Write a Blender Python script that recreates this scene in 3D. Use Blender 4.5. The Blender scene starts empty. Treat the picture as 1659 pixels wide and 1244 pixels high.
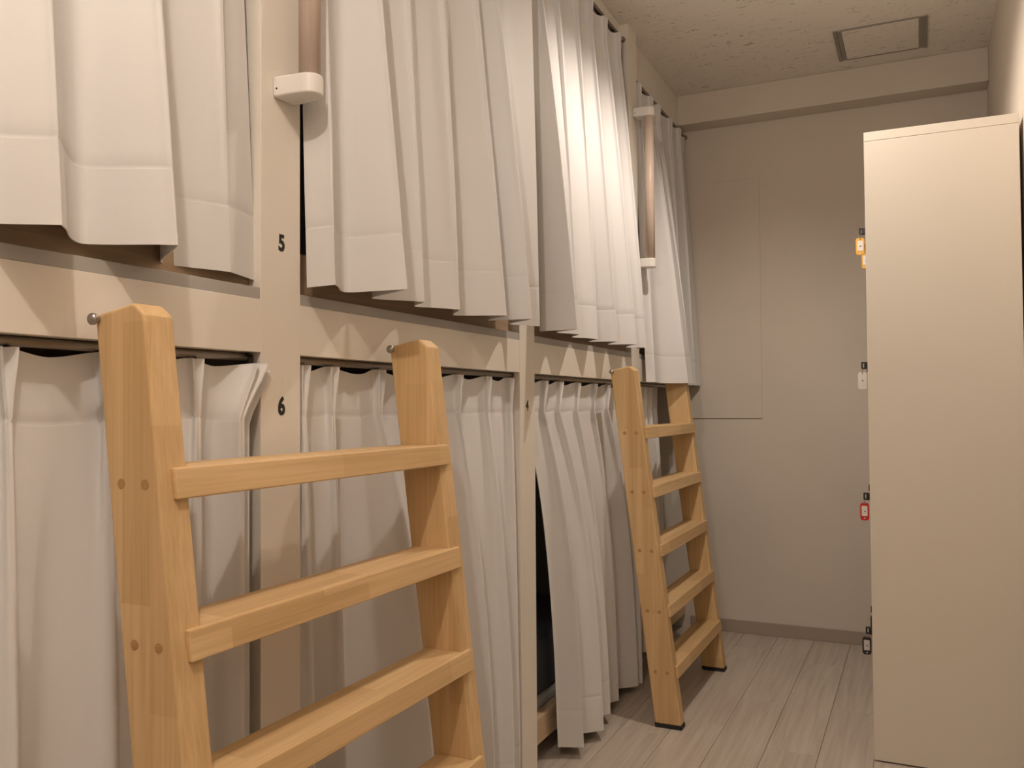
import bpy, bmesh, math, random
from mathutils import Matrix, Vector, noise
random.seed(7)
S = bpy.context.scene
COL = S.collection

# ------------------------------------------------------------------ camera
cam_d = bpy.data.cameras.new('camera')
cam = bpy.data.objects.new('camera', cam_d)
COL.objects.link(cam)
S.camera = cam
cam_d.sensor_width = 36.0
cam_d.lens = 30.526
cam_d.clip_start = 0.02
YAW, PITCH, ROLL = 0.4395, 0.0255, -0.0068
fw = Vector((-math.sin(YAW)*math.cos(PITCH), math.cos(YAW)*math.cos(PITCH), math.sin(PITCH)))
rt0 = Vector((math.cos(YAW), math.sin(YAW), 0)); up0 = rt0.cross(fw)
rt = rt0*math.cos(ROLL) + up0*math.sin(ROLL)
up = -rt0*math.sin(ROLL) + up0*math.cos(ROLL)
cam.matrix_world = Matrix(((rt.x, up.x, -fw.x, 0.930), (rt.y, up.y, -fw.y, 0.0), (rt.z, up.z, -fw.z, 1.0), (0, 0, 0, 1)))

# ------------------------------------------------------------------ world, exposure
w = bpy.data.worlds.new('world'); S.world = w; w.use_nodes = True
w.node_tree.nodes['Background'].inputs[0].default_value = (1.0, 0.82, 0.66, 1)
w.node_tree.nodes['Background'].inputs[1].default_value = 0.0
S.view_settings.view_transform = 'Standard'
S.view_settings.look = 'None'
S.view_settings.gamma = 1.0
S.view_settings.use_curve_mapping = False
S.view_settings.exposure = 0.63
LIGHT_COL = (1.0, 0.865, 0.755)
LAMPS = [(0.600, 0.12, 17.5), (0.600, -1.60, 2.0)]     # ceiling dome lamps, the second an unseen one added for fill: x, y, watts
SPOT = (0.560, 2.45, 27.5)                              # recessed downlight: x, y, watts
SPOT_ANGLE = math.radians(147)

# ------------------------------------------------------------------ dimensions
ZC = 2.375            # ceiling
YE = 3.898            # end wall
XR = 1.19             # right wall
YB = -2.4             # wall behind the camera
POSTS = [(0.092, 0.187), (1.058, 1.153), (2.025, 2.120), (2.982, 3.077)]
Z1, Z2, Z3 = 1.0865, 1.1697, 1.1882      # beam bottom, strip bottom, opening bottom
HDR_X = -0.030
BAYS = [(0.187, 1.058), (1.153, 2.025), (2.120, 2.982), (3.077, 3.898)]

# ------------------------------------------------------------------ helpers
def link(o, parent=None):
    COL.objects.link(o)
    if parent: o.parent = parent
    return o

def mk(name, bm, mat, parent=None, smooth=False):
    me = bpy.data.meshes.new(name)
    bmesh.ops.recalc_face_normals(bm, faces=bm.faces[:])
    bm.to_mesh(me); bm.free()
    me.materials.append(mat)
    if smooth:
        for p in me.polygons: p.use_smooth = True
    return link(bpy.data.objects.new(name, me), parent)

def tag(o, label, cat, group=None, kind=None):
    if label: o['label'] = label
    if cat: o['category'] = cat
    if group: o['group'] = group
    if kind: o['kind'] = kind
    return o

def empty(name, loc=(0, 0, 0)):
    o = bpy.data.objects.new(name, None); o.empty_display_size = 0.05
    o.location = loc
    return link(o)

def box(bm, x0, x1, y0, y1, z0, z1, bev=0.0, seg=2):
    r = bmesh.ops.create_cube(bm, size=1.0)
    vs = r['verts']
    for v in vs:
        v.co = Vector(((x0+x1)/2 + v.co.x*(x1-x0), (y0+y1)/2 + v.co.y*(y1-y0), (z0+z1)/2 + v.co.z*(z1-z0)))
    if bev > 0:
        es = list({e for v in vs for e in v.link_edges})
        bmesh.ops.bevel(bm, geom=es, offset=bev, segments=seg, profile=0.5, affect='EDGES')
    return vs

def boxo(name, dims, mat, parent=None, bev=0.0):
    bm = bmesh.new(); box(bm, *dims, bev=bev)
    return mk(name, bm, mat, parent)

def prism(bm, pts, axis, a0, a1):
    """extrude a polygon (list of 2-D points) along an axis; axis 'y' -> pts are (x,z); 'z' -> (x,y); 'x' -> (y,z)"""
    def P(p, a):
        if axis == 'y': return (p[0], a, p[1])
        if axis == 'z': return (p[0], p[1], a)
        return (a, p[0], p[1])
    A = [bm.verts.new(P(p, a0)) for p in pts]; B = [bm.verts.new(P(p, a1)) for p in pts]
    n = len(pts); bm.faces.new(A); bm.faces.new(B[::-1])
    for i in range(n): bm.faces.new((A[i], A[(i+1) % n], B[(i+1) % n], B[i]))
    return A + B

def tube(bm, p0, p1, r, seg=16, r2=None):
    p0, p1 = Vector(p0), Vector(p1); d = p1-p0
    m = Matrix.Translation((p0+p1)/2) @ d.to_track_quat('Z', 'Y').to_matrix().to_4x4()
    return bmesh.ops.create_cone(bm, cap_ends=True, segments=seg, radius1=r, radius2=r if r2 is None else r2, depth=d.length, matrix=m)['verts']

def bevmod(o, wd=0.002, seg=2):
    m = o.modifiers.new('bevel', 'BEVEL'); m.width = wd; m.segments = seg; m.limit_method = 'ANGLE'; m.angle_limit = math.radians(40)
    return o

# ------------------------------------------------------------------ materials
def nmat(name, base=(.8, .8, .8), rough=.5, metal=0.0, spec=.5):
    m = bpy.data.materials.new(name); m.use_nodes = True
    b = m.node_tree.nodes['Principled BSDF']
    b.inputs['Base Color'].default_value = (*base, 1); b.inputs['Roughness'].default_value = rough
    b.inputs['Metallic'].default_value = metal; b.inputs['Specular IOR Level'].default_value = spec
    return m, m.node_tree, b

def add(nt, t, **kw):
    n = nt.nodes.new(t)
    for k, v in kw.items(): setattr(n, k, v)
    return n

def coords(nt, scale=(1, 1, 1), out='Object'):
    tc = add(nt, 'ShaderNodeTexCoord'); mp = add(nt, 'ShaderNodeMapping')
    mp.inputs['Scale'].default_value = scale
    nt.links.new(tc.outputs[out], mp.inputs['Vector'])
    return mp.outputs['Vector']

def ramp(nt, fac, stops):
    r = add(nt, 'ShaderNodeValToRGB')
    while len(r.color_ramp.elements) < len(stops): r.color_ramp.elements.new(0.5)
    for e, (p, c) in zip(r.color_ramp.elements, stops):
        e.position = p; e.color = (*c, 1) if len(c) == 3 else c
    nt.links.new(fac, r.inputs['Fac'])
    return r.outputs['Color']

def noise_tex(nt, vec, scale, detail=3, rough=.5, dist=0.0):
    n = add(nt, 'ShaderNodeTexNoise')
    n.inputs['Scale'].default_value = scale; n.inputs['Detail'].default_value = detail
    n.inputs['Roughness'].default_value = rough; n.inputs['Distortion'].default_value = dist
    nt.links.new(vec, n.inputs['Vector'])
    return n.outputs['Fac']

def mixc(nt, a, b, fac, mode='MIX'):
    n = add(nt, 'ShaderNodeMix', data_type='RGBA', blend_type=mode)
    for sock, val in ((n.inputs[6], a), (n.inputs[7], b), (n.inputs[0], fac)):
        if hasattr(val, 'links'): nt.links.new(val, sock)
        elif isinstance(val, (int, float)): sock.default_value = val
        else: sock.default_value = (*val, 1)
    return n.outputs[2]

def bump(nt, b, h, strength=.3, dist=.001):
    n = add(nt, 'ShaderNodeBump'); n.inputs['Strength'].default_value = strength; n.inputs['Distance'].default_value = dist
    nt.links.new(h, n.inputs['Height']); nt.links.new(n.outputs['Normal'], b.inputs['Normal'])

def painted(name, base, rough=.45, relief=.08, scale=260, mott=.03):
    m, nt, b = nmat(name, base, rough, spec=.35)
    v = coords(nt)
    c = ramp(nt, noise_tex(nt, v, 2.5, 2), [(.3, tuple(x*(1-mott) for x in base)), (.7, tuple(min(1, x*(1+mott)) for x in base))])
    nt.links.new(c, b.inputs['Base Color'])
    bump(nt, b, noise_tex(nt, v, scale, 2), relief, .0006)
    return m

M_FRAME = painted('white_laminate', (.80, .75, .67), .38, .05)
M_WALL = painted('wallpaper', (.70, .63, .545), .8, .35, 420)
M_STRIP = painted('grey_edge_strip', (.42, .40, .37), .5, .04)
M_INSIDE = painted('bunk_lining', (.56, .54, .51), .8, .2, 300)
M_LOCKER = painted('ivory_steel', (.75, .695, .595), .40, .02, 500, .01)
M_LOCKER.node_tree.nodes['Principled BSDF'].inputs['Specular IOR Level'].default_value = .6
M_PLASTIC = painted('white_plastic', (.80, .775, .73), .3, .02)
M_BASE = painted('vinyl_baseboard', (.40, .335, .275), .5, .05)
M_DARK, _, _ = nmat('dark_gap', (.03, .027, .025), .7)
M_BLACK, _, _ = nmat('black_plastic', (.015, .013, .013), .4)
M_RUBBER, _, _ = nmat('black_rubber', (.018, .017, .017), .75)
M_INK, _, _ = nmat('black_vinyl_ink', (.012, .011, .011), .5)
M_STEEL, _, _ = nmat('brushed_steel', (.42, .40, .38), .32, 1.0)
M_RAIL, _, _ = nmat('rail_metal', (.30, .27, .24), .38, .9)
M_ALU, _, _ = nmat('aluminium_frame', (.33, .31, .28), .45, .55)

def fabric_mat(name, base, trans=.12, rough=.92):
    m, nt, b = nmat(name, base, rough, spec=.15)
    b.inputs['Sheen Weight'].default_value = .15
    v = coords(nt)
    sp = add(nt, 'ShaderNodeSeparateXYZ'); nt.links.new(v, sp.inputs[0])
    ad = add(nt, 'ShaderNodeMath', operation='ADD'); nt.links.new(sp.outputs[0], ad.inputs[0]); nt.links.new(sp.outputs[1], ad.inputs[1])
    s1 = add(nt, 'ShaderNodeMath', operation='MULTIPLY'); s1.inputs[1].default_value = 4200; nt.links.new(ad.outputs[0], s1.inputs[0])
    s2 = add(nt, 'ShaderNodeMath', operation='SINE'); nt.links.new(s1.outputs[0], s2.inputs[0])
    s3 = add(nt, 'ShaderNodeMath', operation='MULTIPLY'); s3.inputs[1].default_value = 4200; nt.links.new(sp.outputs[2], s3.inputs[0])
    s4 = add(nt, 'ShaderNodeMath', operation='SINE'); nt.links.new(s3.outputs[0], s4.inputs[0])
    wv = add(nt, 'ShaderNodeMath', operation='ADD'); nt.links.new(s2.outputs[0], wv.inputs[0]); nt.links.new(s4.outputs[0], wv.inputs[1])
    bump(nt, b, wv.outputs[0], .06, .0004)
    tr = add(nt, 'ShaderNodeBsdfTranslucent'); tr.inputs[0].default_value = (*base, 1)
    mx = add(nt, 'ShaderNodeMixShader'); mx.inputs[0].default_value = trans
    nt.links.new(b.outputs[0], mx.inputs[1]); nt.links.new(tr.outputs[0], mx.inputs[2])
    nt.links.new(mx.outputs[0], nt.nodes['Material Output'].inputs['Surface'])
    return m
M_CLOTH = fabric_mat('white_curtain_cloth', (.81, .80, .79))
M_DUVET = fabric_mat('slate_duvet_cloth', (.13, .15, .19), 0.0)
M_SHEET = fabric_mat('white_sheet_cloth', (.72, .71, .69), 0.0)

def wood(name, axis, stops, lam=True, rough=.5, board=(.045, .33)):
    """grain runs along axis; finger-jointed laminate gives blocks of slightly different tone"""
    m, nt, b = nmat(name, stops[1][1], rough, spec=.35)
    sc = [34, 34, 34]; sc['xyz'.index(axis)] = 1.6
    v = coords(nt, tuple(sc))
    g = noise_tex(nt, v, 1.0, 5, .6, .6)
    c = ramp(nt, g, stops)
    sc2 = [210, 210, 210]; sc2['xyz'.index(axis)] = 5
    f = noise_tex(nt, coords(nt, tuple(sc2)), 1.0, 2)
    c = mixc(nt, c, ramp(nt, f, [(.3, (.80, .76, .70)), (.65, (1, 1, 1))]), .55, 'MULTIPLY')
    if lam:
        # laminated staves: cells long along the grain, each with its own tone
        v3 = coords(nt)
        sp = add(nt, 'ShaderNodeSeparateXYZ'); nt.links.new(v3, sp.inputs[0])
        la = sp.outputs['xyz'.index(axis)]
        oth = [i for i in range(3) if 'xyz'[i] != axis]
        ad = add(nt, 'ShaderNodeMath', operation='ADD'); nt.links.new(sp.outputs[oth[0]], ad.inputs[0]); nt.links.new(sp.outputs[oth[1]], ad.inputs[1])
        d1 = add(nt, 'ShaderNodeMath', operation='DIVIDE'); d1.inputs[1].default_value = board[0]; nt.links.new(ad.outputs[0], d1.inputs[0])
        f1 = add(nt, 'ShaderNodeMath', operation='FLOOR'); nt.links.new(d1.outputs[0], f1.inputs[0])
        m1 = add(nt, 'ShaderNodeMath', operation='MULTIPLY'); m1.inputs[1].default_value = .37; nt.links.new(f1.outputs[0], m1.inputs[0])
        d2 = add(nt, 'ShaderNodeMath', operation='DIVIDE'); d2.inputs[1].default_value = board[1]; nt.links.new(la, d2.inputs[0])
        a2 = add(nt, 'ShaderNodeMath', operation='ADD'); nt.links.new(d2.outputs[0], a2.inputs[0]); nt.links.new(m1.outputs[0], a2.inputs[1])
        f2 = add(nt, 'ShaderNodeMath', operation='FLOOR'); nt.links.new(a2.outputs[0], f2.inputs[0])
        cb = add(nt, 'ShaderNodeCombineXYZ'); nt.links.new(f1.outputs[0], cb.inputs[0]); nt.links.new(f2.outputs[0], cb.inputs[1])
        wn = add(nt, 'ShaderNodeTexWhiteNoise'); nt.links.new(cb.outputs[0], wn.inputs['Vector'])
        c = mixc(nt, c, ramp(nt, wn.outputs['Value'], [(0, (.86, .82, .76)), (.5, (.97, .95, .92)), (1, (1, 1, 1))]), 1.0, 'MULTIPLY')
    nt.links.new(c, b.inputs['Base Color'])
    bump(nt, b, f, .08, .0005)
    return m
PINE = [(.25, (.65, .44, .22)), (.5, (.74, .52, .275)), (.8, (.80, .575, .32))]
M_STILE = wood('pine_along_z', 'z', PINE)
M_RUNG = wood('pine_along_y', 'y', PINE, board=(.06, .29))
M_DOWEL = wood('dowel_end_grain', 'x', [(.2, (.40, .22, .085)), (.5, (.47, .27, .11)), (.8, (.52, .30, .13))], lam=False)
M_PLY = wood('bunk_plywood', 'y', [(.2, (.36, .25, .16)), (.5, (.45, .325, .215)), (.8, (.53, .39, .27))], lam=False)
M_BEDRAIL = wood('pale_bed_rail', 'y', [(.2, (.55, .40, .25)), (.5, (.64, .48, .31)), (.8, (.70, .53, .35))], lam=False)
M_BAR = wood('handrail_wood_vinyl', 'z', [(.2, (.56, .445, .37)), (.5, (.63, .51, .43)), (.8, (.68, .555, .475))], lam=False, rough=.35)

def plank_mat():
    m, nt, b = nmat('vinyl_plank', (.5, .45, .4), .42, spec=.4)
    oi = add(nt, 'ShaderNodeObjectInfo')
    tc = add(nt, 'ShaderNodeTexCoord')
    sc = add(nt, 'ShaderNodeVectorMath', operation='MULTIPLY'); sc.inputs[1].default_value = (60, 2.2, 20)
    of = add(nt, 'ShaderNodeVectorMath', operation='ADD')
    nt.links.new(tc.outputs['Object'], sc.inputs[0]); nt.links.new(sc.outputs[0], of.inputs[0])
    rm = add(nt, 'ShaderNodeVectorMath', operation='SCALE'); rm.inputs['Scale'].default_value = 37.0
    cb = add(nt, 'ShaderNodeCombineXYZ'); nt.links.new(oi.outputs['Random'], cb.inputs[0]); nt.links.new(oi.outputs['Random'], cb.inputs[1])
    nt.links.new(cb.outputs[0], rm.inputs[0]); nt.links.new(rm.outputs[0], of.inputs[1])
    n = noise_tex(nt, of.outputs[0], 1.0, 6, .62, .5)
    c = ramp(nt, n, [(.22, (.40, .335, .275)), (.45, (.52, .45, .38)), (.6, (.58, .51, .435)), (.8, (.64, .565, .49))])
    t = ramp(nt, oi.outputs['Random'], [(0, (.93, .93, .93)), (1, (1.0, 1.0, 1.0))])
    nt.links.new(mixc(nt, c, t, 1.0, 'MULTIPLY'), b.inputs['Base Color'])
    bump(nt, b, n, .12, .0006)
    return m
M_PLANK = plank_mat()

def ceiling_mat():
    m, nt, b = nmat('rockwool_ceiling', (.62, .58, .53), .9, spec=.1)
    v = coords(nt, (1.0, 2.6, 1.0))
    n1 = noise_tex(nt, v, 26, 4, .65, 1.4)
    n2 = noise_tex(nt, coords(nt, (1, 1, 1)), 6, 2)
    fl = ramp(nt, n1, [(.345, (0, 0, 0)), (.385, (1, 1, 1))])
    g2 = ramp(nt, n2, [(.36, (1, 1, 1)), (.50, (0, 0, 0))])
    fis = mixc(nt, fl, g2, 1.0, 'LIGHTEN')
    c = mixc(nt, (.40, .35, .30), (.84, .785, .715), fis)
    nt.links.new(c, b.inputs['Base Color'])
    bump(nt, b, fis, .6, .002)
    return m
M_CEIL = ceiling_mat()

def emit_mat(name, col, s):
    m = bpy.data.materials.new(name); m.use_nodes = True; nt = m.node_tree
    e = add(nt, 'ShaderNodeEmission'); e.inputs[0].default_value = (*col, 1); e.inputs[1].default_value = s
    nt.links.new(e.outputs[0], nt.nodes['Material Output'].inputs['Surface'])
    return m
M_LENS = emit_mat('downlight_lens_glow', LIGHT_COL, 6.0)

# ------------------------------------------------------------------ room shell
fl = boxo('floor', (-2.2, XR+.1, YB, YE+.1, -.08, -.004), M_DARK); tag(fl, None, None, kind='structure')
PW = .145
x = 0.65 - PW*8
ci = 0
plank_meshes = {}
while x < XR:
    x0, x1 = max(x, -.50), min(x+PW, XR)
    if x1 > x0 + .01:
        y = YB - random.uniform(0, .9)
        while y < YE:
            y0, y1 = max(y, YB), min(y+.914, YE)
            if y1 > y0 + .01:
                key = (round(x1-x0, 3), round(y1-y0, 3))
                if key not in plank_meshes:
                    bm = bmesh.new()
                    hx, hy = key[0]/2-.0005, key[1]/2-.0005
                    box(bm, -hx, hx, -hy, hy, -.004, 0, bev=.0008, seg=1)
                    o = mk('floor_plank', bm, M_PLANK, fl); plank_meshes[key] = o.data
                else:
                    o = link(bpy.data.objects.new('floor_plank', plank_meshes[key]), fl)
                o.location = ((x0+x1)/2, (y0+y1)/2, 0)
            y += .914
    x += PW

tag(boxo('ceiling', (-2.2, XR+.1, YB, YE+.1, ZC, ZC+.08), M_CEIL), None, None, kind='structure')
tag(boxo('wall_end', (-2.2, XR+.1, YE, YE+.1, 0, ZC), M_WALL), None, None, kind='structure')
tag(boxo('wall_right', (XR, XR+.1, YB, YE, 0, ZC), M_WALL), None, None, kind='structure')
tag(boxo('wall_behind', (-.1, XR, YB-.1, YB, 0, ZC), M_WALL), None, None, kind='structure')
tag(boxo('wall_left', (-.1, 0, YB, .092, 0, ZC), M_WALL), None, None, kind='structure')
# soffit beam across the top of the end wall
tag(bevmod(boxo('trim_1', (HDR_X, XR, 3.787, YE, 2.243, ZC), M_WALL), .003), None, None, kind='structure')
tag(bevmod(boxo('baseboard_end', (-.02, XR, YE-.008, YE, 0, .055), M_BASE), .002), None, None, kind='structure')
tag(bevmod(boxo('baseboard_right', (XR-.008, XR, YB, YE-.008, 0, .055), M_BASE), .002), None, None, kind='structure')

# flush cover panel on the end wall
pn = bevmod(boxo('wall_panel', (-.03, .305, YE-.006, YE, .940, 1.995), M_WALL), .0015)
tag(pn, 'flush white cover panel on the end wall beside the farthest upper curtain', 'panel')

# ceiling access hatch
h = empty('ceiling_hatch', (.818, 3.53, ZC)); tag(h, 'square ceiling access hatch with grey metal edging near the end wall', 'hatch')
hx, hy = .159, .152
def hp(name, d, mat):
    return boxo(name, d, mat, h)
hp('hatch_panel', (-hx+.030, hx-.030, -hy+.010, hy-.010, -.003, 0), M_CEIL)
for s in (-1, 1):
    a, b_ = sorted((s*hx, s*(hx-.013))); hp('side_rail', (a, b_, -hy, hy, -.005, 0), M_ALU)
    a, b_ = sorted((s*(hx-.015), s*(hx-.029))); hp('side_rail', (a, b_, -hy+.004, hy-.004, -.004, 0), M_ALU)
    a, b_ = sorted((s*hy, s*(hy-.008))); hp('end_rail', (-hx+.029, hx-.029, a, b_, -.004, 0), M_ALU)

# ------------------------------------------------------------------ bunk frame
bf = empty('capsule_bunks', (0, .14, 0))
tag(bf, 'built-in two-tier row of white capsule bunks lining the left wall', 'bunk frame')
def bpart(name, d, mat, parent=bf, bev=0.0008):
    o = boxo(name, d, mat); o.parent = parent
    o.matrix_parent_inverse = Matrix.Translation(-Vector(bf.location)) if parent is bf else Matrix()
    if bev: bevmod(o, bev)
    return o
FT = .035   # facing thickness
posts = []
for (a, b_) in POSTS:
    posts.append(bpart('post', (-FT, 0, a, b_, 0, ZC), M_FRAME))
    bpart('partition', (-2.0, -FT, (a+b_)/2-.022, (a+b_)/2+.022, 0, ZC), M_INSIDE, bev=0)
bpart('back_panel', (-2.05, -2.0, .09, YE, 0, ZC), M_INSIDE, bev=0)
for i, (a, b_) in enumerate(BAYS):
    bpart('beam', (-FT, 0, a, b_, Z1, Z2), M_FRAME)
    bpart('edge_strip', (-FT, -.0015, a, b_, Z2, Z3), M_STRIP, bev=.001)
    zb = 2.225 if i == 3 else 2.325
    bpart('header', (-.06, HDR_X, a, b_, zb, ZC), M_FRAME)
    bpart('bed_deck', (-2.0, -FT-.012, a, b_, Z1+.01, Z3-.004), M_PLY, bev=0)
    bpart('bed_board', (-.045, -.024, a, b_, Z3-.003, 1.262), M_PLY)
    bpart('lower_bed_rail', (-.075, -.045, a, b_, .058, .135), M_BEDRAIL, bev=.006)
# numbers on the posts
def number(txt, post, y, z, hgt):
    cu = bpy.data.curves.new('number', 'FONT'); cu.body = txt; cu.size = 1.0; cu.extrude = .008; cu.offset = .02
    cu.align_x = 'CENTER'; cu.align_y = 'CENTER'
    t = bpy.data.objects.new('tmp', cu); COL.objects.link(t)
    bpy.context.view_layer.update()
    me = bpy.data.meshes.new_from_object(t.evaluated_get(bpy.context.evaluated_depsgraph_get()))
    bpy.data.objects.remove(t)
    ys = [v.co.y for v in me.vertices]; xs = [v.co.x for v in me.vertices]
    k = hgt/(max(ys)-min(ys)); cx, cy = (max(xs)+min(xs))/2, (max(ys)+min(ys))/2
    k *= .93
    for v in me.vertices:
        # text x -> world +y, text y -> world z, thickness -> +x
        v.co = Vector((.0004 + v.co.z*.02, y + (v.co.x-cx)*k*.86, z + (v.co.y-cy)*k))
    bm = bmesh.new(); sh_ = hgt*(.008 if txt == '4' else .02)
    for dy, dz in ((-sh_, -sh_), (sh_, -sh_), (-sh_, sh_), (sh_, sh_), (0, 0)):
        n0 = len(bm.verts); bm.from_mesh(me); bm.verts.ensure_lookup_table()
        for v in bm.verts[n0:]: v.co += Vector((random.uniform(0, .00005), dy, dz))
    bm.to_mesh(me); bm.free()
    me.materials.clear(); me.materials.append(M_INK)
    o = link(bpy.data.objects.new('number', me)); o.parent = post
    o['label'] = 'black numeral %s on the post' % txt
number('5', posts[1], 1.106, 1.266, .0285)
number('6', posts[1], 1.106, 1.003, .0315)
number('4', posts[2], 2.070, 1.002, .030)
# ------------------------------------------------------------------ bedding that shows through the gaps
def soft_box(name, d, mat, amp=.02, seed=0, cuts=14):
    bm = bmesh.new(); box(bm, *d)
    bmesh.ops.subdivide_edges(bm, edges=bm.edges[:], cuts=cuts, use_grid_fill=True)
    x0, x1, y0, y1, z0, z1 = d
    for v in bm.verts:
        u = [(v.co[i]-(d[2*i]+d[2*i+1])/2)/((d[2*i+1]-d[2*i])/2) for i in range(3)]
        if u[2] > -0.9:
            k = 1 - .25*max(0, abs(u[0])-.6) - .25*max(0, abs(u[1])-.6)
            v.co.z = z0 + (v.co.z-z0)*k + amp*noise.noise(Vector((v.co.x*9+seed, v.co.y*9, v.co.z*6)))*max(0, u[2])
            v.co.x += amp*.6*noise.noise(Vector((v.co.x*5, v.co.y*11+seed, v.co.z*8)))*(1 if abs(u[0]) < .99 else .8)
    return mk(name, bm, mat, smooth=True)
for i in (2, 3):
    a, b_ = BAYS[i]
    e = boxo('mattress', (-1.95, -.085, a+.03, b_-.02, .06, .150), M_SHEET)
    bevmod(e, .02, 3)
    tag(e, ['white mattress inside the lower bunk right of the post marked 4', 'white mattress in the lower bunk behind the far ladder'][i-2], 'mattress', 'mattresses in the lower bunks')
d = soft_box('duvet', (-1.2, -.10, 2.17, 2.90, .152, .34), M_DUVET, .03, 3)
tag(d, 'slate blue-grey duvet seen in the dark gap right of post 4', 'duvet')
d = soft_box('folded_sheet', (-.55, -.12, 3.35, 3.80, .152, .235), M_SHEET, .012, 8)
tag(d, 'folded white sheet glimpsed between the far ladder rungs', 'sheet')

# ------------------------------------------------------------------ curtains
def lerp(a, b, t): return a + (b-a)*t

def catmull(pts, seg, tens=.42):
    n = len(pts); out = []
    for i in range(n-1):
        p0 = pts[i-1] if i > 0 else pts[i]; p1 = pts[i]; p2 = pts[i+1]; p3 = pts[i+2] if i+2 < n else pts[i+1]
        m1 = [(p2[k]-p0[k])*tens for k in range(3)]; m2 = [(p3[k]-p1[k])*tens for k in range(3)]
        for j in range(seg):
            t = j/seg; t2 = t*t; t3 = t2*t
            out.append([(2*t3-3*t2+1)*p1[k]+(t3-2*t2+t)*m1[k]+(-2*t3+3*t2)*p2[k]+(t3-t2)*m2[k] for k in range(3)])
    out.append(list(pts[-1]))
    return out

def curtain(name, label, folds, ztop, zbot, group, pinch=.085, seam=.105, ease=.55, wob=.003, seed=0, seg=6, rows=46, cat='curtain', hooks=True, crease=0.20, sag=.009, soft=.03, slant=0.0):
    """folds: list of (kind 'o'/'i'/'e', ytop, xbot, ybot[, dz]) : outward fold, inward fold or free edge.
    Three plan curves (heading, pinch line, hem) are blended down the drop."""
    T, Q, B = [], [], []
    n = len(folds)
    for i, f in enumerate(folds):
        kind, yt, xb, yb = f[:4]; dz = f[4] if len(f) > 4 else 0.0
        xo = f[5] if len(f) > 5 else XRAIL
        yq = yt + (f[6] if len(f) > 6 else slant)
        if kind == 'o':
            pb = folds[i-1] if i > 0 else f; nb = folds[i+1] if i < n-1 else f
            def sh(q, k):
                return (lerp(xb, q[2], k), lerp(yb, q[3], k))
            L = sh(pb, crease); Rr = sh(nb, crease)
            T += [(xo, yt-.012, dz), (xo+.017, yt-.0105, dz), (xo+.003, yt, dz), (xo+.017, yt+.0105, dz), (xo, yt+.012, dz)]
            Q += [(xo+.001, yq-.005, dz), (xo+.016, yq-.0045, dz), (xo+.015, yq, dz), (xo+.016, yq+.0045, dz), (xo+.001, yq+.005, dz)]
            L2 = sh(pb, soft); R2 = sh(nb, soft)
            B += [(L[0], L[1], 0), (L2[0], L2[1], 0), (xb, yb, 0), (R2[0], R2[1], 0), (Rr[0], Rr[1], 0)]
        else:
            sg = sag if kind == 'i' else 0.0
            T.append((xo-sg*.4, yt, dz-sg)); Q.append((xo-.003, yq, dz-sg*.5)); B.append((xb, yb, 0))
    H = ztop-zbot; vp = pinch/H
    zs = [j/rows for j in range(rows+1)]
    for q in (pinch-.004, pinch, pinch+.004): zs.append(q/H)
    for q in (seam+.003, seam, seam-.003): zs.append(1-q/H)
    zs = sorted(set(round(q, 5) for q in zs))
    bm = bmesh.new(); grid = []
    for v in zs:
        if v <= vp: A, C, t = T, Q, (v/vp); t = t*t*(3-2*t)*.4 + t*.6
        else:
            A, C = Q, B; t = (v-vp)/(1-vp); t = lerp(t, 1-(1-t)**3, ease)
        row = [tuple(lerp(a[k], c[k], t) for k in range(3)) for a, c in zip(A, C)]
        row = catmull(row, seg)
        z = ztop - v*H
        m = len(row); r = []
        for i, p in enumerate(row):
            a = row[max(0, i-1)]; c = row[min(m-1, i+1)]
            tx, ty = c[0]-a[0], c[1]-a[1]; l = math.hypot(tx, ty) or 1
            nx, ny = ty/l, -tx/l                      # outward (+x) normal in plan
            off = 0.0
            dsm = (1-v)*H
            if abs(dsm-seam) < .0015: off -= .0009
            if abs(v-vp)*H < .0015: off -= .0012
            zz = (H-dsm)
            wv = wob*min(1, zz/.15)
            off += wv*(noise.noise(Vector((p[1]*7+seed, z*1.7, seed*1.3))) + .5*noise.noise(Vector((p[1]*19+seed, z*3.1, 4.2))))
            dzz = .004*noise.noise(Vector((p[1]*6, seed, 2.2)))*v + p[2]
            r.append(bm.verts.new((p[0]+nx*off, p[1]+ny*off, z+dzz)))
        grid.append(r)
    for a, c in zip(grid, grid[1:]):
        for i in range(len(a)-1): bm.faces.new((a[i], c[i], c[i+1], a[i+1]))
    root = empty(name, (XRAIL, (folds[0][1]+folds[-1][1])/2, zbot))
    tag(root, label, cat, group)
    inv = Matrix.Translation(-Vector(root.location))
    me = bpy.data.meshes.new('curtain_cloth'); bm.normal_update(); bm.to_mesh(me); bm.free(); me.materials.append(M_CLOTH)
    for p in me.polygons: p.use_smooth = True
    o = link(bpy.data.objects.new('curtain_cloth', me), root); o.matrix_parent_inverse = inv
    sm = o.modifiers.new('thickness', 'SOLIDIFY'); sm.thickness = .0014; sm.offset = 0
    es = o.modifiers.new('crisp_hem', 'EDGE_SPLIT'); es.split_angle = math.radians(72); es.use_edge_sharp = False
    if hooks:
        for f in folds:
            if f[0] != 'o': continue
            dz = f[4] if len(f) > 4 else 0; xo = f[5] if len(f) > 5 else XRAIL
            hb = bmesh.new()
            tube(hb, (xo-.004, f[1], ztop+dz-.03), (xo-.004, f[1], ztop+dz+.012), .0022, 8)
            tube(hb, (xo-.004, f[1], ztop+dz+.011), (xo-.016, f[1], ztop+dz+.016), .0022, 8)
            q = mk('curtain_hook', hb, M_BLACK, root); q.matrix_parent_inverse = inv
    return root

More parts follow.
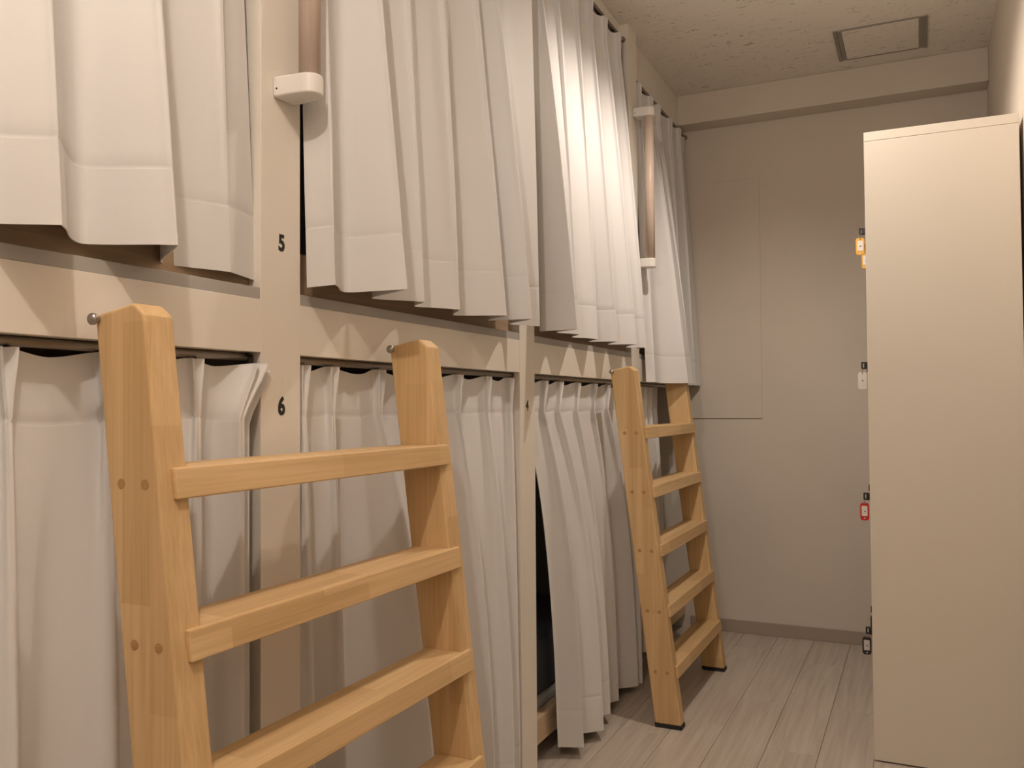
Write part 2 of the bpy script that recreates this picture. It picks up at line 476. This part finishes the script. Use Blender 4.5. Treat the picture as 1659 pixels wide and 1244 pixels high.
def rail(name, label, y0, y1, xr, zr, r=.009):
    e = empty(name, (xr, (y0+y1)/2, zr)); tag(e, label, 'curtain rail', 'curtain rails'); inv = Matrix.Translation(-Vector(e.location))
    bm = bmesh.new(); tube(bm, (xr, y0, zr), (xr, y1, zr), r, 20)
    o = mk('rail_tube', bm, M_RAIL, e, smooth=False); o.matrix_parent_inverse = inv
    for yy in (y0, y1):
        bm = bmesh.new(); s = 1 if yy == y0 else -1
        tube(bm, (xr, yy, zr), (xr, yy+s*.006, zr), r*1.7, 20)
        o = mk('end_bracket', bm, M_RAIL, e); o.matrix_parent_inverse = inv

LBL = ['the nearest, leftmost bay', 'the bay between posts 5 and 4', 'the bay just past post 4', 'the farthest bay']
# ---- lower curtains
XRAIL = -.026
for i, (a, b_) in enumerate(BAYS):
    rail('curtain_rail', 'dark metal curtain rail over the lower bunk of ' + LBL[i], a+.001, b_-.001, -.026 if i < 3 else -.03, 1.0795, .0065)

curtain('lower_curtain', 'white pleated curtain of the lower bunk behind the near ladder, leftmost of the lower row',
    [('e', .22, 0, .22), ('o', .30, .04, .30), ('i', .38, -.02, .38), ('o', .45, .045, .45), ('i', .52, -.02, .52), ('i', .60, -.025, .59), ('o', .652, .035, .640),
     ('i', .715, -.022, .705), ('o', .785, .030, .765), ('i', .86, -.02, .845), ('o', .938, .022, .912), ('i', .988, -.02, .965), ('o', 1.048, .016, 1.005, -.004, -.004, -.045), ('i', 1.064, -.022, 1.03, -.008, -.0, -.04), ('e', 1.074, -.01, 1.045, -.012, .006, -.045)],
    1.072, .045, 'lower bunk curtains', seed=1, crease=.42, soft=.14, ease=.7)
curtain('lower_curtain', 'white pleated lower curtain between the post marked 6 and the post marked 4',
    [('e', 1.164, -.006, 1.150), ('o', 1.182, .020, 1.168), ('i', 1.215, -.03, 1.215), ('o', 1.262, .026, 1.245), ('i', 1.335, -.025, 1.30), ('i', 1.372, -.02, 1.40), ('o', 1.412, .045, 1.525),
     ('i', 1.49, -.02, 1.575), ('o', 1.57, .05, 1.66), ('i', 1.65, -.02, 1.72), ('o', 1.728, .05, 1.775), ('i', 1.80, -.02, 1.83), ('o', 1.873, .045, 1.885), ('i', 1.955, -.022, 1.945), ('o', 2.0, .012, 1.985), ('e', 2.018, -.012, 2.012)],
    1.072, .050, 'lower bunk curtains', seed=2, crease=.42, soft=.14, ease=.7, slant=-.006)
curtain('lower_curtain', 'white pleated lower curtain right of post 4, its uneven hem clear of the floor',
    [('e', 2.128, -.014, 2.30), ('i', 2.165, -.012, 2.305), ('o', 2.228, .052, 2.330), ('i', 2.288, .006, 2.42), ('o', 2.342, .058, 2.480), ('i', 2.41, .0, 2.575), ('o', 2.484, .030, 2.62),
     ('i', 2.56, -.014, 2.69), ('o', 2.636, .016, 2.752), ('i', 2.70, -.034, 2.85), ('o', 2.768, .030, 2.925), ('i', 2.85, -.02, 2.945), ('o', 2.92, .035, 2.955), ('e', 2.965, -.01, 2.965)],
    1.070, .032, 'lower bunk curtains', seed=3, crease=.42, soft=.14, ease=.7, slant=-.02)
curtain('lower_curtain', 'bunched lower curtain seen between the rungs of the far ladder',
    [('e', 3.085, .0, 3.085), ('o', 3.12, .028, 3.12), ('i', 3.155, -.02, 3.15), ('o', 3.19, .03, 3.185), ('i', 3.225, -.02, 3.22), ('o', 3.26, .03, 3.25), ('i', 3.30, -.02, 3.28), ('o', 3.335, .028, 3.31), ('i', 3.37, -.02, 3.345), ('e', 3.40, -.005, 3.37)],
    1.070, .10, 'lower bunk curtains', seed=4, crease=.42, soft=.14, ease=.7)
# ---- upper curtains
XRAIL = -.018
def relax(nodes, y0, y1, a=.45):
    """nodes: (kind, xb, yb) from the hem; heading positions spread towards even spacing"""
    n = len(nodes); out = []
    ys = [lerp(lerp(y0, y1, i/(n-1)), nd[2], a) for i, nd in enumerate(nodes)]
    for i in range(1, n): ys[i] = max(ys[i], ys[i-1]+.022)
    for nd, yt in zip(nodes, ys): out.append((nd[0], yt, nd[1], nd[2]))
    return out
for i, (a, b_) in enumerate(BAYS):
    rail('curtain_rail', 'curtain rail over the upper bunk of ' + LBL[i], a+.001, b_-.001, -.020, 2.318 if i < 3 else 2.218, .006)
curtain('upper_curtain', 'long white curtain of the nearest upper bunk, top left of the picture',
    relax([('e', .0, .20), ('o', .06, .26), ('i', -.01, .33), ('o', .07, .40), ('i', -.01, .47), ('o', .05, .53), ('i', .005, .595), ('o', .075, .652), ('i', -.012, .745), ('o', .090, .802), ('i', -.025, .885), ('o', .006, .985), ('e', -.016, 1.062)], .2, .955),
    2.305, 1.203, 'upper bunk curtains', seed=5, ease=.15, seam=.098)
curtain('upper_curtain', 'wide white curtain hanging beside the post marked 5, over the near ladder',
    relax([('e', .010, 1.158), ('o', .072, 1.152), ('i', .026, 1.245), ('o', .140, 1.262), ('i', .013, 1.340), ('o', .077, 1.425), ('i', .021, 1.482), ('o', .070, 1.577), ('i', .014, 1.66), ('o', .106, 1.724), ('i', .022, 1.800), ('o', .128, 1.815), ('i', .022, 1.925), ('e', .066, 2.004)], 1.165, 2.015)[:-2] + [('i', 1.965, .022, 1.925, 0, .0), ('e', 2.035, .066, 2.004, 0, .036)],
    2.305, 1.200, 'upper bunk curtains', seed=6, ease=.15, seam=.098)
curtain('upper_curtain', 'brightly lit white curtain of the upper bunk above the post-4 bay',
    relax([('e', .005, 2.145), ('o', .118, 2.132), ('i', .030, 2.205), ('o', .066, 2.285), ('i', .009, 2.384), ('o', .052, 2.478), ('i', -.008, 2.565), ('o', .072, 2.604), ('i', .008, 2.705), ('o', .088, 2.755), ('i', .013, 2.878), ('o', .074, 2.915), ('e', .030, 2.955)], 2.135, 2.940),
    2.305, 1.200, 'upper bunk curtains', seed=7, ease=.15, seam=.098)
curtain('upper_curtain', 'dim white curtain of the farthest upper bunk, longest of the upper row',
    relax([('e', .02, 3.088), ('o', .046, 3.115), ('i', .046, 3.20), ('o', .128, 3.282), ('i', .134, 3.345), ('o', .125, 3.368), ('i', .035, 3.45), ('o', .05, 3.58), ('i', .02, 3.66), ('o', .055, 3.73), ('i', .02, 3.80), ('e', .04, 3.875)], 3.10, 3.88, .6),
    2.212, 1.085, 'upper bunk curtains', seed=8, ease=.15, seam=.10)

# ------------------------------------------------------------------ ladders
def ladder(loc_y, label):
    root = empty('bunk_ladder', (.208, loc_y+.344, 0)); tag(root, label, 'ladder', 'wooden bunk ladders')
    inv = Matrix.Translation(-Vector(root.location))
    k = .1233
    ST = .045; Wd = .688
    top = 1.117
    def bx(z): return .167-k*z
    def fx(z): return .249-k*z
    def par(o): o.parent = root; o.matrix_parent_inverse = inv; return o
    for y0 in (loc_y, loc_y+Wd-ST):
        # stile profile in x-z, foot cut level, head cut square with a chamfered front corner
        zb = top-.004; zf = top+.010
        pts = [(bx(.012), .012), (fx(.012), .012), (fx(zf-.016), zf-.016), (fx(zf)-.016, zf-.002), (bx(zb), zb)]
        bm = bmesh.new(); prism(bm, pts, 'y', y0, y0+ST)
        st = par(mk('stile', bm, M_STILE)); bevmod(st, .004, 3)
        bm = bmesh.new(); prism(bm, [(bx(0)-.001, 0), (fx(0)+.001, 0), (fx(.013)+.001, .013), (bx(.013)-.001, .013)], 'y', y0-.001, y0+ST+.001)
        bevmod(par(mk('rubber_foot', bm, M_RUBBER)), .0015)
        bm = bmesh.new()
        tube(bm, (.037, y0+.002, 1.1075), (.037, y0-.006, 1.1075), .0040, 14)
        bmesh.ops.create_uvsphere(bm, u_segments=16, v_segments=10, radius=.0075, matrix=Matrix.Translation((.037, y0-.0085, 1.1075)) @ Matrix.Diagonal((1, .75, 1, 1)))
        par(mk('bolt', bm, M_STEEL, smooth=True))
        for z in (.170, .356, .543, .726, .912):
            for dx in (-.019, .019):
                for ys, yd in ((y0, -1), (y0+ST, 1)):
                    if (yd < 0) != (y0 == loc_y): continue
                    bm = bmesh.new(); xc = (bx(z)+fx(z))/2+dx
                    tube(bm, (xc, ys-.002*yd, z), (xc, ys+.0006*yd, z), .0058, 16)
                    dw = mk('dowel', bm, M_DOWEL); dw.parent = st; dw.matrix_parent_inverse = Matrix.Identity(4)
    for z in (.170, .356, .543, .726, .912):
        f = fx(z); b_ = bx(z)
        bm = bmesh.new()
        y0, y1 = loc_y, loc_y+Wd
        h2 = .0185
        # tread between the stiles and a front lip lapped half-way over them (one T-shaped outline in plan)
        out = [(b_+.008, y0+ST), (f-.001, y0+ST), (f-.001, y0+.020), (f+.007, y0+.020), (f+.007, y1-.020), (f-.001, y1-.020), (f-.001, y1-ST), (b_+.008, y1-ST)]
        prism(bm, out, 'z', z-h2, z+h2)
        # shear so that the front follows the slope of the stiles
        for v in bm.verts: v.co.x += -k*(v.co.z-z)
        bevmod(par(mk('rung', bm, M_RUNG)), .002)
    return root
ladder(.732, 'wooden ladder with wide rungs nearest the camera, leaning at the post marked 6')
ladder(2.655, 'wooden ladder farther back, both black rubber feet on the floor in view')

# ------------------------------------------------------------------ grab rails
def grab(yc, label):
    root = empty('grab_rail', (0, yc, 1.50)); tag(root, label, 'grab rail', 'grab rails on the bunk posts')
    inv = Matrix.Translation(-Vector(root.location))
    xb = .054
    bm = bmesh.new(); tube(bm, (xb, yc, 1.52), (xb, yc, 2.06), .0175, 32)
    o = mk('bar', bm, M_BAR, root); o.matrix_parent_inverse = inv
    for p in o.data.polygons: p.use_smooth = len(p.vertices) == 4
    for z0, z1, s in ((1.497, 1.530, 1), (2.048, 2.081, -1)):
        pts = [(0.0, yc-.025), (.010, yc-.0255)]
        for a in range(-80, 81, 16):
            pts.append((xb+.0215*math.cos(math.radians(a)), yc+.0215*math.sin(math.radians(a))))
        pts += [(.010, yc+.0255), (0.0, yc+.025)]
        bm = bmesh.new(); prism(bm, pts, 'z', z0, z1)
        br = mk('bracket', bm, M_PLASTIC, root); br.matrix_parent_inverse = inv; bevmod(br, .004, 3)
        bm = bmesh.new(); tube(bm, (.0085, yc-.0262, (z0+z1)/2-.004), (.0085, yc-.0240, (z0+z1)/2-.004), .0016, 12)
        sc = mk('screw', bm, M_BLACK); sc.parent = br
grab(1.110, 'white bracketed wood-look grab rail on the post marked 5')
grab(3.047, 'full-length wood-look grab rail on the far post by the end wall')

# ------------------------------------------------------------------ lockers
LX, LY, LT = .796, 2.651, 1.772
NC, CWD = 3, .300
LY1 = LY + NC*CWD + .02
lk = empty('locker', (.99, LY, 0)); tag(lk, 'tall ivory steel locker bank against the right wall', 'locker')
linv = Matrix.Translation(-Vector(lk.location))
def lp(name, d, mat, bev=.0015, parent=lk):
    o = boxo(name, d, mat); o.parent = parent; o.matrix_parent_inverse = linv if parent is lk else Matrix.Identity(4)
    if bev: bevmod(o, bev)
    return o
XB = XR-.010
lp('body', (LX+.018, XB-.002, LY+.003, LY1-.003, .004, LT-.030), M_LOCKER)
lp('side_panel', (LX, XB, LY, LY+.004, .004, LT-.0267), M_LOCKER, .0012)
lp('side_panel', (LX, XB, LY1-.004, LY1, .004, LT-.0275), M_LOCKER, .0012)
lp('top_cap', (LX, XB, LY, LY1, LT-.0262, LT), M_LOCKER, .0012)
lp('plinth', (LX+.004, LX+.018, LY+.004, LY1-.004, .004, .06), M_LOCKER)
lp('base_gap', (LX+.01, XB-.01, LY+.01, LY1-.01, .0, .004), M_DARK, 0)
TIER = [(.065, .478), (.482, .895), (.899, 1.312), (1.316, 1.742)]
tag_specs = {}
for ci in range(NC):
    ya = LY + .012 + ci*CWD; yb = ya + CWD - .006
    for ti, (za, zb) in enumerate(TIER):
        dr = lp('door', (LX+.001, LX+.018, ya, yb, za, zb), M_LOCKER)
        zl = [.305, .715, 1.118, 1.535][ti]; yl = ya + .228
        bm = bmesh.new()
        # black turn lock: round base, body and an open D-shaped hasp
        tube(bm, (LX+.002, yl, zl), (LX-.006, yl, zl), .013, 20)
        box(bm, LX-.0215, LX-.004, yl-.007, yl+.007, zl-.011, zl+.011, bev=.002)
        box(bm, LX-.030, LX-.0255, yl-.004, yl+.004, zl-.011, zl+.011, bev=.001)
        box(bm, LX-.029, LX-.015, yl-.004, yl+.004, zl+.0065, zl+.011, bev=.001)
        box(bm, LX-.029, LX-.015, yl-.004, yl+.004, zl-.011, zl-.0065, bev=.001)
        if ti == 0: box(bm, LX-.016, LX+.002, yl-.006, yl+.006, zl-.012, zl+.046, bev=.003)
        q = mk('lock', bm, M_BLACK); q.parent = dr
        q['label'] = 'black turn lock with open hasp'
        tag_specs[(ci, ti)] = (yl, zl)

def key_tag(ci, ti, colr, label, paper=(.86, .80, .76)):
    yl, zl = tag_specs[(ci, ti)]
    xc = LX-.0275
    root = empty('key_tag', (xc, yl, zl-.078)); tag(root, label, 'key tag', 'key tags on the locker locks')
    inv = Matrix.Translation(-Vector(root.location))
    m, _, _ = nmat('tag_plastic_%d_%d' % (ci, ti), colr, .35)
    pm, _, _ = nmat('tag_paper_%d_%d' % (ci, ti), paper, .8)
    # plate faces -y (towards the camera): rounded outline in x-z
    zt, zb, hw, ym = zl-.020, zl-.074, .0128, yl
    def outline(hw, zt, zb, r):
        pts = []
        for cx, cz, a0 in ((hw-r, zt-r, 0), (-hw+r, zt-r, 90), (-hw+r, zb+r, 180), (hw-r, zb+r, 270)):
            for s in range(5):
                a = math.radians(a0 + s*22.5); pts.append((xc+cx+r*math.cos(a), cz+r*math.sin(a)))
        return pts
    bm = bmesh.new(); prism(bm, outline(hw, zt, zb, .0085), 'y', ym-.002, ym+.002)
    o = mk('tag_plate', bm, m, root); o.matrix_parent_inverse = inv; bevmod(o, .0008)
    if paper is not None:
        bm = bmesh.new(); prism(bm, outline(.0082, zt-.0095, zb+.0135, .0012), 'y', ym-.0026, ym-.002)
        pp = mk('paper_insert', bm, pm, root); pp.matrix_parent_inverse = inv
        bm = bmesh.new(); box(bm, xc-.001, xc+.003, ym-.0029, ym-.0026, (zt+zb)/2-.001, (zt+zb)/2+.002)
        nm = mk('written_mark', bm, M_INK); nm.parent = pp
    bm = bmesh.new(); tube(bm, (xc, ym-.0028, zb+.0065), (xc, ym-.002, zb+.0065), .0022, 12)
    o = mk('eyelet', bm, pm, root); o.matrix_parent_inverse = inv
    bm = bmesh.new()
    for s in range(16):
        a0, a1 = 2*math.pi*s/16, 2*math.pi*(s+1)/16
        tube(bm, (xc, yl+.0*math.cos(a0)+.0065*math.cos(a0), zl-.0155+.0085*math.sin(a0)), (xc, yl+.0065*math.cos(a1), zl-.0155+.0085*math.sin(a1)), .0009, 6)
    o = mk('key_ring', bm, M_STEEL, root); o.matrix_parent_inverse = inv
    return root
key_tag(0, 3, (.80, .42, .03), 'orange-yellow key tag on the top lock, nearest column of the locker')
key_tag(1, 3, (.78, .42, .05), 'orange-yellow key tag half hidden behind the locker edge, below the other one')
key_tag(0, 2, (.78, .73, .69), 'white key tag hanging from the second lock down on the locker', (.76, .71, .67))
key_tag(0, 1, (.62, .03, .02), 'red key tag hanging from the third lock down on the locker')
key_tag(0, 0, (.02, .017, .017), 'black key tag on the lowest lock of the locker', (.70, .66, .66))

# ------------------------------------------------------------------ ceiling lights (the room's lamps, plus an added fill lamp)
def downlight(x, y, watts, label):
    root = empty('downlight', (x, y, ZC)); tag(root, label, 'downlight', 'ceiling downlights')
    bm = bmesh.new()
    n = 40; prof = [(.060, 0), (.060, -.004), (.048, -.006), (.045, -.002), (.045, 0)]
    rings = []
    for r, z in prof:
        rings.append([bm.verts.new((r*math.cos(2*math.pi*i/n), r*math.sin(2*math.pi*i/n), z)) for i in range(n)])
    for a, b_ in zip(rings, rings[1:]):
        for i in range(n): bm.faces.new((a[i], a[(i+1) % n], b_[(i+1) % n], b_[i]))
    mk('trim_ring', bm, M_PLASTIC, root, smooth=True)
    bm = bmesh.new(); bmesh.ops.create_circle(bm, cap_ends=True, segments=32, radius=.0455, matrix=Matrix.Translation((0, 0, -.0015)))
    mk('lens', bm, M_LENS, root)
    ld = bpy.data.lights.new('downlight_lamp', 'SPOT'); ld.energy = watts; ld.color = LIGHT_COL
    ld.spot_size = SPOT_ANGLE; ld.spot_blend = .66; ld.shadow_soft_size = .022
    lo = bpy.data.objects.new('lamp', ld); COL.objects.link(lo); lo.parent = root; lo.location = (0, 0, -.040)
downlight(*SPOT, 'recessed ceiling downlight over the far ladder and locker')

def dome_lamp(x, y, watts, label):
    root = empty('ceiling_lamp', (x, y, ZC)); tag(root, label, 'ceiling lamp', 'opal dome ceiling lamps')
    bm = bmesh.new(); tube(bm, (0, 0, 0), (0, 0, -.014), .070, 40)
    mk('base_plate', bm, M_PLASTIC, root)
    bm = bmesh.new(); n = 36; rings = []
    for j in range(9):
        a = math.pi/2*j/8; r = .062*math.cos(a) + .0005; z = -.014 - .058*math.sin(a)
        rings.append([bm.verts.new((r*math.cos(2*math.pi*i/n), r*math.sin(2*math.pi*i/n), z)) for i in range(n)])
    for a, b_ in zip(rings, rings[1:]):
        for i in range(n): bm.faces.new((a[i], a[(i+1) % n], b_[(i+1) % n], b_[i]))
    bm.faces.new(rings[-1])
    mk('opal_dome', bm, M_LENS, root, smooth=True)
    ld = bpy.data.lights.new('dome_lamp_light', 'POINT'); ld.energy = watts; ld.color = LIGHT_COL; ld.shadow_soft_size = .02
    lo = bpy.data.objects.new('lamp', ld); COL.objects.link(lo); lo.parent = root; lo.location = (0, 0, -.112)
dome_lamp(*LAMPS[0], 'opal dome ceiling lamp above the camera by the near bunks')
dome_lamp(*LAMPS[1], 'unseen opal dome lamp added behind the camera for fill')
